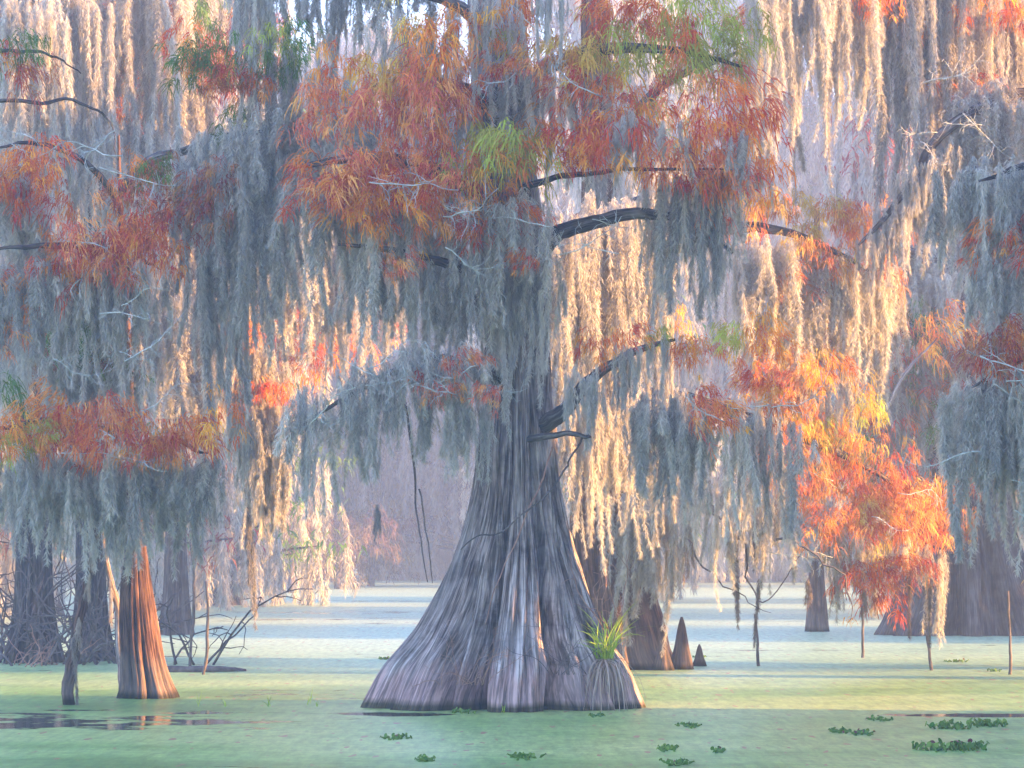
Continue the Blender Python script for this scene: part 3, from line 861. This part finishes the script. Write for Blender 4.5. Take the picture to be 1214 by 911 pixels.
# ------------------------------------------------------------------ trees whose trunks stand outside the frame on the right
RT = thing('bald_cypress', base(1400, 43.5), 'tall cypress at the right edge that carries the long golden moss curtains', 'tree')
trunk(RT, [(815, 1340, 1460), (795, 1347, 1453), (700, 1365, 1435), (500, 1378, 1424), (0, 1386, 1416), (-300, 1390, 1412)], 43.5, M_BARK2, 41, nth=120, nz=90, zflare=2.2)
limb(RT, [(1400, -20, 44), (1220, -40, 44.6), (1080, -30, 44.2), (960, -50, 44), (880, -40, 44)], .2, .07)
limb(RT, [(1400, 110, 44), (1230, 110, 44.6), (1160, 130, 44.2), (1110, 165, 44), (1080, 220, 44), (1045, 262, 44), (1020, 290, 44)], .13, .04)
limb(RT, [(1400, 190, 44), (1240, 170, 44.6), (1160, 175, 44.3)], .1, .04)
moss(RT, (895, -30), (1010, -20), 43.2, 13, (130, 250), (.8, 1.2), .3, 20, .1, slope=1.4)
moss(RT, (1010, -25), (1230, -20), 45.2, 26, (170, 310), (.9, 1.3), .35, 20, .05, slope=2.6)
moss(RT, (1040, -60), (1230, -40), 46.6, 9, (170, 330), (1.0, 1.4), .4, 30, .05, slope=4)
moss(RT, (1150, 110), (1214, 110), 44.4, 9, (110, 260), (1, 1.4), .4)
moss(RT, (1030, 275), (1120, 165), 44, 12, (40, 110), (.6, 1), .15, 6)
moss(RT, (1090, 180), (1150, 150), 44.1, 7, (90, 190), (.8, 1.1), .3)
foliage(RT, (1060, 1220, -10, 35), 45.5, 7, [RED, ORANGE, RED])
foliage(RT, (1105, 1190, 90, 135), 45.2, 5, [RED, RUST, ORANGE])
foliage(RT, (960, 1060, -15, 20), 43.9, 6, [RED, RUST, ORANGE])
foliage(RT, (880, 940, 0, 60), 44, 5, [RED, ORANGE])
foliage(RT, (1230, 1330, 0, 90), 44.5, 7, [RED, ORANGE])
twigs(RT, (1050, 1200, 90, 180), 43.8, 5)

RF = thing('bald_cypress', base(1500, 32), 'shaded cypress at the right edge hung with blue grey moss', 'tree')
trunk(RF, [(880, 1425, 1575), (862, 1435, 1565), (780, 1455, 1540), (600, 1470, 1530), (200, 1480, 1522), (-250, 1486, 1516)], 32, M_BARK, 43, nth=120, nz=90, zflare=2.2)
limb(RF, [(1500, 190, 32), (1320, 200, 33.8), (1240, 190, 33.7), (1160, 215, 33.7)], .12, .03)
limb(RF, [(1500, 400, 32), (1320, 410, 33.8), (1240, 415, 33.7), (1150, 460, 33.7)], .12, .03)
moss(RF, (1140, 215), (1260, 185), 33.8, 12, (120, 210), (.8, 1.2))
moss(RF, (1150, 460), (1260, 430), 33.8, 13, (130, 220), (.8, 1.2))
moss(RF, (1165, 300), (1260, 280), 33.9, 8, (70, 140), (.8, 1.2))
foliage(RF, (1155, 1235, 270, 310), 33.6, 5, [RED, PINK, RUST], s=(.6, .9))
foliage(RF, (1165, 1250, 405, 450), 33.6, 5, [RUST, RED], s=(.6, .9))
twigs(RF, (1150, 1210, 410, 470), 33.5, 4)
twigs(RF, (1160, 1210, 500, 620), 33.5, 3)

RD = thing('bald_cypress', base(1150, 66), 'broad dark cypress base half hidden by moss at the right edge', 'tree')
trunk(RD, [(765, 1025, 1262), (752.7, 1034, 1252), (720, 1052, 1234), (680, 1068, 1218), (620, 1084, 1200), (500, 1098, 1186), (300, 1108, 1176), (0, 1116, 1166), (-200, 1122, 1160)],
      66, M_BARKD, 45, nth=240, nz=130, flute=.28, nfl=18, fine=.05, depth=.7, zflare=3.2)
limb(RD, [(1130, 450, 66), (1090, 400, 64), (1040, 380, 62), (990, 400, 61)], .2, .06)
limb(RD, [(1140, 330, 66), (1080, 300, 64), (1020, 310, 62)], .2, .06)
foliage(RD, (1020, 1214, 380, 440), 63, 16, [RUST, GREEN, RED, ORANGE], s=(1.1, 1.7), dy=1)
foliage(RD, (1000, 1150, 470, 600), 64, 20, [RUST, RED, GREEN], s=(1.1, 1.7), dy=1)
moss(RD, (1020, 300), (1214, 300), 64, 22, (60, 130), (1.2, 1.8), 1, 40)
moss(RD, (1010, 430), (1160, 470), 63.5, 18, (80, 170), (1.2, 1.8), 1, 40)
limb(RD, [(1040, 500, 61), (1075, 440, 61), (1110, 400, 61.5)], .05, .03, M_BARK, 'dead_branch', 16, .03)

SM = thing('bald_cypress', base(968, 68.5), 'small grey cypress stump-like trunk alone in pale open water, right of centre', 'tree')
trunk(SM, [(760, 952, 986), (749, 954, 983), (720, 957, 980), (680, 959, 977), (600, 961, 975), (450, 963, 973), (250, 965, 972)], 68.5, M_BARK2, 47, nth=80, nz=70, flute=.06, fine=.02, zflare=1.5)
foliage(SM, (930, 1010, 380, 560), 68, 12, [RUST, RED], s=(1.2, 1.8))
moss(SM, (940, 580), (1000, 600), 67.8, 8, (40, 90), (1, 1.5))

# unseen trees added off-frame right; their crowns block sun from trees in view
def shade_tree(x, Y, seed, zlo, zhi, label, rad, nf, nm):
    t = thing('bald_cypress', (x, Y, 0), label, 'tree')
    me = trunk_mesh('trunk', [(-.3, x - 1.0, x + 1.0), (0, x - .9, x + .9), (1, x - .55, x + .55), (3, x - .35, x + .35), (zhi, x - .2, x + .2)], Y, M_BARK, seed, base_xy=(x, Y), nth=80, nz=60)
    put('trunk', me, t, t.location)
    for k in range(nf):
        a = rp.uniform(0, 6.28); r = rad * math.sqrt(rp.random()); s_ = rp.uniform(1.0, 1.5)
        put('foliage', rp.choice(FOL), t, (x + r * math.cos(a), Y + r * math.sin(a), rp.uniform(zlo + .6, zhi)), (rp.uniform(-.2, .2), rp.uniform(-.2, .2), a), (s_,) * 3, pick([RED, ORANGE, RUST]))
    for k in range(nm):
        a = rp.uniform(0, 6.28); r = rad * math.sqrt(rp.random()); L = rp.choice((1.4, 2.0, 2.8)); s_ = rp.uniform(1.2, 1.8)
        put('hanging_moss', rp.choice(MOSS[L]), t, (x + r * math.cos(a), Y + r * math.sin(a), rp.uniform(zlo + L, zhi + .4)), (0, 0, a), (s_, s_, 1), (1, 1, 1))
    return t

shade_tree(11.0, 32.2, 61, .4, 12.5, 'added sun-blocking moss-laden cypress out of view to the right, nearest the water in front', 1.15, 70, 100)
shade_tree(12.6, 33.5, 62, 5.0, 13.5, 'second added sun-blocking moss-laden cypress out of view to the right, crown held high over the water', .7, 50, 70)
shade_tree(14.0, 31.3, 63, .6, 13, 'third added sun-blocking moss-laden cypress out of view to the right, furthest from the big trunk', 1.4, 50, 80)
shade_tree(11.0, 47.1, 65, .2, 6.3, 'low added sun-blocking moss-laden cypress out of view to the right, behind the frame edge', 1.9, 50, 80)

# ------------------------------------------------------------------ far trees across the open water
def far_meshes(seed):
    rng = np.random.default_rng(seed)
    H = 24.0
    mt = MB()
    zz = np.linspace(0, H, 26)
    rad = .2 + .45 * np.exp(-zz / .8) + .25 * (1 - zz / H)
    path = np.stack([.3 * np.sin(zz * .25 + seed), .3 * np.cos(zz * .2 + seed), zz - .3], 1)
    tube(mt, path, rad, 18, rough=.05, rng=rng)
    mf = MB(); mm = MB()
    for k in range(84):
        z = rng.uniform(1.8, H); rr = (1.2 + 3.2 * (1 - z / H) ** .6) * math.sqrt(rng.random()); a = rng.uniform(0, 6.28)
        c = np.array([rr * math.cos(a), rr * math.sin(a), z])
        if k % 3 == 0:
            tube(mt, np.array([[path[min(25, int(z / H * 25))][0], path[min(25, int(z / H * 25))][1], z - .6], c * [.5, .5, 1] + [0, 0, -.2], c]), [.09, .06, .03], 5, rng=rng)
        n = 60
        P = c + rng.normal(size=(n, 3)) * [.7, .7, .25]
        ang = rng.uniform(0, 6.28, n)
        D = norm(np.stack([np.cos(ang), np.sin(ang), rng.uniform(-.3, .3, n)], 1))
        blades(mf, P, D, rng.uniform(.35, .7, n), rng.uniform(.05, .10, n), np.clip(rng.beta(1.1, 1.5) + rng.normal(size=n) * .12, 0, 1), rng, 1.5, 3)
        for s in range(5):
            x, y = c[:2] + rng.normal(size=2) * .7
            tail(mm, x, y, z, rng.uniform(1.2, 3.6), rng.uniform(.12, .24), 26, .45, .035, rng, rng.uniform(.2, .8), .1, .3)
    return (mt.mesh('trunk', M_BARKD, True), mf.mesh('crown', M_LEAF), mm.mesh('moss', M_MOSS))


FARM = [far_meshes(s) for s in (1, 2, 3, 4)]
rf = random.Random(5)


def far_tree(px, Y, col, s=1.0, label='', grp=None):
    x, y, _ = base(px, Y)
    t = thing('distant_cypress', (x, y, 0), label, 'tree', grp)
    a, b, c = rf.choice(FARM); rz = rf.uniform(0, 6.28)
    put('trunk', a, t, t.location, (0, 0, rz), (s,) * 3)
    put('foliage', b, t, t.location, (0, 0, rz), (s,) * 3, col)
    put('hanging_moss', c, t, t.location, (0, 0, rz), (s,) * 3, (1, 1, 1))
    return t


def screen_tree(x, Y, s, label):  # unseen trees added beside the view to shade near water and haze
    t = thing('distant_cypress', (x, Y, 0), label, 'tree', 'unseen trees added right of the camera as a sun screen')
    a, b, c = rf.choice(FARM); rz = rf.uniform(0, 6.28)
    put('trunk', a, t, t.location, (0, 0, rz), (s,) * 3)
    put('foliage', b, t, t.location, (0, 0, rz), (s,) * 3, RUST)
    put('hanging_moss', c, t, t.location, (0, 0, rz), (s,) * 3, (1, 1, 1))


SL = 'added screen cypress out of view to the right, shading the near water and air'
for k in range(20):
    screen_tree(13.2 + (k % 2) * 1.5, 1 + k * 1.5, .42, SL)
for k in range(6):
    screen_tree(18 + (k % 2) * 2, 3 + k * 4.6, .85, SL)
FG = 'hazy cypresses across the open water'
FL = 'hazy distant cypress rising beyond the pale open water, one of the far row'
MG = 'blue shaded cypresses in the middle distance'
ML = 'blue shaded middle-distance cypress behind the nearer moss-hung trees'
# middle distance: left mass and right mass, open lane in the centre; last three added out of view for shade
for px, Y in ((-330, 74), (-190, 80), (-60, 72), (60, 84), (170, 92), (270, 100), (1120, 90), (1200, 84), (1310, 80), (1150, 104), (1240, 110), (760, 108), (1990, 61), (1880, 66), (2150, 63)):
    far_tree(px, Y, pick([RUST, RED, RUST, GREEN]), rf.uniform(.85, 1.05), ML, MG)
# far row
for k in range(46):
    px = -300 + k * 41 + rf.uniform(-20, 20)
    far_tree(px, rf.uniform(145, 215), pick([RUST, ORANGE, (.24, .19, .14), GREEN, (.24, .19, .14), (.30, .20, .13)]), rf.uniform(1.3, 1.6), FL, FG)
# the far wood behind reads as one mass
mw_l = MB(); rngw = np.random.default_rng(77)
for k in range(640):
    x = rngw.uniform(-95, 95); y = rngw.uniform(245, 290); z = rngw.uniform(1, 42)
    n = 80
    c = np.array([x, y, z])
    P = c + rngw.normal(size=(n, 3)) * [2.2, 2.2, 1.2]
    ang = rngw.uniform(0, 6.28, n)
    D = norm(np.stack([np.cos(ang), np.sin(ang), rngw.uniform(-.8, .2, n)], 1))
    blades(mw_l, P, D, rngw.uniform(.6, 1.5, n), rngw.uniform(.2, .42, n), np.clip(rngw.beta(1.2, 1.5) + rngw.normal(size=n) * .1, 0, 1), rngw, 1.2, 3)
for k in range(260):
    x = rngw.uniform(-95, 95); y = rngw.uniform(240, 262); c = np.array([x, y, rngw.uniform(.3, 5)]); n = 60
    P = c + rngw.normal(size=(n, 3)) * [1.6, 1.2, .8]
    ang = rngw.uniform(0, 6.28, n)
    D = norm(np.stack([np.cos(ang), np.sin(ang), rngw.uniform(-.4, .6, n)], 1))
    blades(mw_l, P, D, rngw.uniform(.5, 1.1, n), rngw.uniform(.18, .4, n), np.clip(rngw.beta(1.2, 1.5) + rngw.normal(size=n) * .1, 0, 1), rngw, 1.0, 3)
for k in range(70):
    x = -72 + k * 2.1 + rngw.normal() * .7; y = rngw.uniform(243, 270)
    tube(mw_l, np.array([[x, y, -.3], [x, y, 1.5], [x, y, 12], [x, y, 30]]), [.9, .5, .35, .15], 8, rng=rngw)
wd = put('distant_forest', mw_l.mesh('distant_forest', M_LEAF), color=(.13, .14, .13))
wd['kind'] = 'stuff'; wd['label'] = 'hazy far-off wood closing the view behind the lake'; wd['category'] = 'forest'

# ------------------------------------------------------------------ small things on the water
def knee(px, yb, Y, hpx, wpx, label, seed):
    x, y, _ = base(px, Y)
    h = hpx / F * Y; w = wpx / F * Y / 2
    me = trunk_mesh('cypress_knee', [(-.15, x - w * 1.1, x + w * 1.1), (0, x - w, x + w), (h * .4, x - w * .6, x + w * .62), (h * .8, x - w * .3, x + w * .33), (h, x - w * .08, x + w * .1)], Y, M_BARK2, seed, base_xy=(x, Y), nth=48, nz=40, flute=.09, nfl=6, fine=.035, zflare=h)
    o = put('cypress_knee', me, None, (x, Y, 0))
    tag(o, label, 'cypress knee')

knee(808, 794, 47.2, 62, 30, 'tall pointed cypress knee right of the shaggy brown trunk', 71)
knee(786, 795, 46.8, 40, 28, 'shorter cypress knee touching the shaggy brown trunk', 72)
knee(829, 790, 48.4, 26, 18, 'smallest cypress knee, outermost right of the shaggy brown trunk', 73)


def hyacinth(px, py, wpx, label, seed, n=None, old=.3):
    Y = CAM_H * F / (py - HOR)
    x = (px - 607) / F * Y
    rng = np.random.default_rng(seed)
    wm = wpx / F * Y
    t = thing('water_hyacinth', (x, Y, 0), label, 'water plant', 'floating green water plants on the duckweed')
    ml = MB()
    n = n or max(6, int(wpx * .85))
    for k in range(n):
        cx, cy = rng.normal() * wm * .25, rng.normal() * max(.12, wm * .22)
        cx = max(-wm * .5, min(wm * .5, cx))
        h = rng.uniform(.02, .085) * (.5 if wpx < 40 else .85); a = rng.uniform(0, 6.28)
        tip = np.array([cx + .06 * math.cos(a), cy + .06 * math.sin(a), h])
        tube(ml, np.array([[cx, cy, -.01], [cx + .02 * math.cos(a), cy + .02 * math.sin(a), h * .5], tip]), [.010, .013, .005], 5, rng=rng)
        # rounded cupped leaf
        s = rng.uniform(.016, .034) * (.62 if wpx < 40 else 1); th = np.arange(9) / 9 * 2 * math.pi
        nrm = norm(np.array([math.cos(a) * .9 + rng.normal() * .3, math.sin(a) * .9 + rng.normal() * .3, rng.uniform(.3, 1)]))
        u = norm(np.cross(nrm, [0, 0, 1.0])); w_ = norm(np.cross(nrm, u))
        ring = tip + s * (np.cos(th)[:, None] * u + np.sin(th)[:, None] * w_ * 1.2) + nrm * s * .2
        tn = rng.random()
        ml.add(np.concatenate([ring, [tip]]), t=[[9, i, (i + 1) % 9] for i in range(9)], tone=tn, mi=int(rng.random() < old))
    put('foliage', ml.mesh('foliage', [M_HYA, M_HYB]), t, t.location)


for i, (px, py, w, lab) in enumerate((
        (1127, 889, 84, 'largest floating clump of water plants, with purplish leaves, at the lower right'),
        (1130, 864, 50, 'long low clump of water plants just above the largest purplish clump'),
        (1172, 861, 40, 'clump of water plants at the right end of the long low clump'),
        (992, 868, 26, 'left half of the pair of small plant clumps below the lone grey trunk'),
        (1022, 871, 32, 'right half of the pair of small plant clumps, with a reddish leaf'),
        (1042, 854, 18, 'small sprig of water plants just above the pair of clumps'),
        (818, 862, 24, 'small sprig of water plants right of the big trunk, in open duckweed'),
        (803, 906, 26, 'clump of water plants cut by the bottom edge of the view, right of centre'),
        (790, 889, 24, 'flat sprig of water plants just above the clump at the bottom edge'),
        (850, 892, 12, 'tiny round leaves floating right of the clump at the bottom edge'),
        (622, 899, 36, 'flat clump of water plants below the middle of the big trunk'),
        (503, 902, 22, 'sprig of water plants near the bottom edge, below the big trunk\'s left foot'),
        (468, 876, 26, 'thin sprig of water plants below the left foot of the big trunk'),
        (548, 845, 30, 'bright green sprig of water plants touching the foot of the big trunk'),
        (706, 849, 14, 'dark little sprig of water plants at the right foot of the big trunk'),
        (1135, 785, 24, 'reddish green sprig of water plants in front of the broad dark base'),
        (1177, 796, 14, 'small bright sprig of water plants in front of the broad dark base'),
        (830, 780, 14, 'little upright sprig beside the cypress knees'),
        (457, 782, 18, 'sprig of water plants in the pale water left of the big trunk'))):
    hyacinth(px, py, w, lab, 500 + i, old=.22 if i in (0, 2, 4) else .06)


def sedge(px, py, Y, h, n, label, seed, dead=0, name='sedge_tuft', spread=.35, drop=False):
    p = W(px, py, Y)
    rng = np.random.default_rng(seed)
    t = thing(name, p, label, 'plant')
    def tuft(mb, n, h, up, droop):
        P = rng.normal(size=(n, 3)) * [.06 * h, .06 * h, .01]
        a = rng.uniform(0, 6.28, n)
        D = norm(np.stack([np.cos(a) * spread, np.sin(a) * spread - .1, np.full(n, up) * rng.uniform(.5, 1.2, n)], 1))
        blades(mb, P, D, h * rng.uniform(.5, 1.15, n), np.full(n, .026) * rng.uniform(.6, 1.2, n) * max(.5, min(1.2, h)), rng.random(n), rng, droop, 7, .0)
    mb = MB(); tuft(mb, n, h, 1.5, .8)
    put('blades', mb.mesh('blades', M_GRASS), t, t.location)
    if dead:
        mb = MB(); tuft(mb, dead, h * 1.1, .25, 3.0)
        put('dead_blades', mb.mesh('dead_blades', M_DEAD), t, t.location)
    return t


sedge(718, 782, 35.3, .78, 70, 'bright green sedge tuft with pale dead blades on the right foot of the big trunk', 81, dead=70, spread=.45)
for i, (px, py, h, n) in enumerate(((235, 838, .22, 6), (267, 838, .12, 6), (319, 838, .2, 9), (366, 836, .24, 5), (376, 838, .12, 5), (597, 846, .14, 6))):
    Y = CAM_H * F / (py - HOR)
    sedge(px, py, Y, h, n, ['lone tall grass blades standing just right of the slim left cypress', 'low grass sprout in duckweed right of the slim left cypress', 'densest little grass sprout between the left cypress and the big trunk',
                            'tall sparse grass sprout left of the big trunk', 'short grass sprout nearest the big trunk on its left', 'tiny grass sprout at the middle of the big trunk\'s waterline'][i], 90 + i, name='grass_sprout', spread=.25)


def bush(px, py, Y, label, seed, n, L, m, up=.8, spread=1.0, r=.012, name='bare_shrub', cat='shrub', sub=4):
    p = W(px, py, Y); p[2] = max(p[2], -.02)
    rng = np.random.default_rng(seed)
    t = thing(name, p, label, cat)
    mb = MB()
    for k in range(n):
        st = rng.normal(size=3) * [.3 * spread, .3 * spread, 0]
        b = crooked(st, [rng.normal() * spread * .5, rng.normal() * spread * .4, up], L * rng.uniform(.5, 1.1), 9, rng, .22, .02)
        tube(mb, b, np.linspace(r, r * .35, len(b)), 5, rng=rng)
        for s in range(sub):
            j = int(rng.integers(2, len(b)))
            c = crooked(b[j], norm(b[j] - b[j - 1]) + rng.normal(size=3) * .8, L * rng.uniform(.12, .35), 5, rng, .3, .04)
            tube(mb, c, np.linspace(r * .5, r * .2, len(c)), 4, rng=rng)
    put('branches', mb.mesh('branches', m), t, t.location)
    return t


bush(720, 745, 35.3, 'bare reddish sapling in the sun beside the right flank of the big trunk', 601, 5, 1.15, M_TWIGR, 1.0, .5, .009, 'bare_sapling', 'sapling')
bush(560, 812, 34.45, 'dry brown twiggy growth clinging in the dark cleft of the big trunk', 602, 16, .75, M_TWIGR, .5, .5, .005, 'dry_vine_tangle', 'vine')
bush(668, 800, 34.4, 'dry twig tangle in the deep right cleft of the big trunk', 603, 14, .75, M_STICK, .5, .4, .005, 'dry_vine_tangle', 'vine')
for i, (px, Y, n, L, lab) in enumerate(((10, 49.5, 16, 2.6, 'tangled grey leafless shrub at the far left waterline'), (62, 49, 14, 2.2, 'tangled leafless shrub behind the leaning dead stem'), (125, 49.5, 10, 2.0, 'leafless shrub behind the slim left cypress'),
                                        (232, 49, 5, 2.6, 'sparse bare shrub standing in the water right of the slim left cypress'), (-20, 50.5, 16, 2.8, 'tangled leafless shrub cut by the left edge'), (95, 50.5, 14, 2.4, 'dense leafless shrub between the two dark thicket trunks'), (30, 48.6, 12, .8, 'low reddish twiggy shrub at the far left waterline'))):
    bush(px, HOR + CAM_H * F / Y, Y, lab, 610 + i, n, L, M_TWIGR if i == 6 else (M_LIMB if i == 3 else M_STICK), .8, 1.2, .024 if i < 6 else .012)
for i, (px, Y) in enumerate(((400, 140), (345, 128), (440, 150), (620, 150))):
    s = sedge(px, HOR + CAM_H * F / Y, Y, .01, 2, 'x', 700 + i, name='distant_shrub') if False else None
    t = thing('distant_shrub', base(px, Y), ['reddish hazy bush on the far shore left of the big trunk', 'orange hazy bush, leftmost on the far shore', 'pink hazy bush nearest the gap beside the big trunk', 'hazy bush on the far shore hidden behind the big trunk'][i], 'bush')
    for k in range(10):
        put('foliage', rp.choice(FOL), t, (t.location.x + rp.gauss(0, .9), t.location.y + rp.gauss(0, .6), rp.uniform(.6, 3.4)), (0, 0, rp.uniform(0, 6)), (3, 3, 2.6), pick([(.24, .13, .10), (.28, .17, .10), (.20, .15, .11)]))
    limb(t, [(px, HOR + CAM_H * F / Y, Y), (px + 2, HOR - 30, Y)], .2, .1, M_STICK, 'stem', 8, .02)

# floating log and sticks standing in the water
lg = MB(); rl = np.random.default_rng(5)
Yl = CAM_H * F / (797 - HOR)
tube(lg, wob(smooth_path([W(198, 797, Yl) * [1, 1, 0] + [0, 0, .02], W(245, 797, Yl) * [1, 1, 0] + [0, 0, .05], W(290, 797, Yl) * [1, 1, 0] + [0, .3, .01]], 16), .01, rl), np.linspace(.08, .04, 16), 9, rough=.08, rng=rl)
tag(put('floating_log', lg.mesh('floating_log', M_STICK, True)), 'dark floating log lying in pale water right of the slim left cypress', 'log')
SK = [((225, 795), (230, 700), (226, 640), 'upright dead stick left of the floating log\'s middle'), ((240, 800), (247, 740), (243, 690), 'upright dead stick right of the floating log\'s middle'),
      ((1023, 780), (1022, 740), (1020, 690), 'moss-stained stick hanging into the water below the orange foliage'), ((900, 790), (898, 755), (895, 728), 'thin stick dipping into the water under the bare forked branch'),
      ((1104, 795), (1098, 750), (1095, 690), 'thin leaning stick in front of the broad dark base'), ((1198, 800), (1197, 760), (1195, 700), 'thin stick at the right edge standing in the water')]
for i, (a, b, c, lab) in enumerate(SK):
    Y = CAM_H * F / (a[1] - HOR)
    mb = MB(); rl = np.random.default_rng(800 + i)
    pts = [W(*a, Y), W(*b, Y), W(*c, Y)]; pts[0][2] = -.1
    tube(mb, wob(smooth_path(pts, 14), .015, rl), np.linspace(.028, .018, 14), 7, rough=.1, rng=rl)
    tag(put('dead_stick', mb.mesh('dead_stick', M_STICK, True)), lab, 'stick')

# ------------------------------------------------------------------ water, haze, light, camera
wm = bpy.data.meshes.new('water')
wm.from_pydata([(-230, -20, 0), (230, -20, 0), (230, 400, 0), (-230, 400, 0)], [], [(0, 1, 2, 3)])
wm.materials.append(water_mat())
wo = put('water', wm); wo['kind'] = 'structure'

hz = MB()
x0, x1, y0, y1, z0, z1 = -240, 240, -30, 410, -1.5, 56
hv = [(x, y, z) for z in (z0, z1) for x, y in ((x0, y0), (x1, y0), (x1, y1), (x0, y1))]
hz.add(hv, q=[(3, 2, 1, 0), (4, 5, 6, 7), (0, 1, 5, 4), (1, 2, 6, 5), (2, 3, 7, 6), (3, 0, 4, 7)])
m, nt, out = mat('haze_air')
pv = nd(nt, 'ShaderNodeVolumePrincipled', Density=.0021, Anisotropy=.1)
pv.inputs['Color'].default_value = (.66, .78, 1.0, 1)
nt.links.new(pv.outputs[0], out.inputs['Volume'])
try:
    m.cycles.homogeneous_volume = True
except Exception:
    pass
ho = put('haze', hz.mesh('haze', m)); ho['kind'] = 'stuff'
ho.display_type = 'WIRE'

SUN_EL, SUN_AZ = R(9), R(80)      # azimuth from the camera's backward direction (-Y) towards +X
dx = math.sin(SUN_AZ); dy = -math.cos(SUN_AZ)   # 0 deg = behind the camera, 90 = right, 180 = behind the scene
to_sun = Vector((dx * math.cos(SUN_EL), dy * math.cos(SUN_EL), math.sin(SUN_EL)))
sl = bpy.data.lights.new('sun', 'SUN')
sl.energy = 4.0; sl.angle = R(.5); sl.color = (1.0, .51, .17)
so = bpy.data.objects.new('sun', sl); COL.objects.link(so)
so.rotation_euler = (-to_sun).to_track_quat('-Z', 'Y').to_euler()
so.location = (20, 40, 20)

w = bpy.data.worlds.new('World'); sc.world = w; w.use_nodes = True
nt = w.node_tree
bg = nt.nodes['Background']
sky = nt.nodes.new('ShaderNodeTexSky'); sky.sky_type = 'NISHITA'; sky.sun_disc = False
sky.sun_elevation = SUN_EL
sky.sun_rotation = math.atan2(to_sun.x, to_sun.y)
sky.air_density = 1.0; sky.dust_density = 0.0; sky.ozone_density = 3.0
nt.links.new(mixc(nt, 1, sky.outputs[0], (.95, .87, 1.04), 'MULTIPLY'), bg.inputs['Color'])
bg.inputs['Strength'].default_value = .11

cd = bpy.data.cameras.new('camera'); co = bpy.data.objects.new('camera', cd); COL.objects.link(co)
co.location = (0, 0, CAM_H); co.rotation_euler = (R(90), 0, 0)
cd.sensor_fit = 'HORIZONTAL'; cd.sensor_width = 36.0; cd.lens = 36.0 * F / 1214.0
cd.shift_y = (HOR - 455.5) / 1214.0
cd.clip_end = 2000
sc.camera = co

vs = sc.view_settings
vs.view_transform = 'Standard'; vs.look = 'None'; vs.gamma = 1.0; vs.exposure = 3.65; vs.use_curve_mapping = False
cy = sc.cycles
cy.max_bounces = 6; cy.diffuse_bounces = 3; cy.glossy_bounces = 2; cy.transmission_bounces = 4; cy.volume_bounces = 1; cy.transparent_max_bounces = 8
cy.caustics_reflective = False; cy.caustics_refractive = False
cy.use_denoising = True
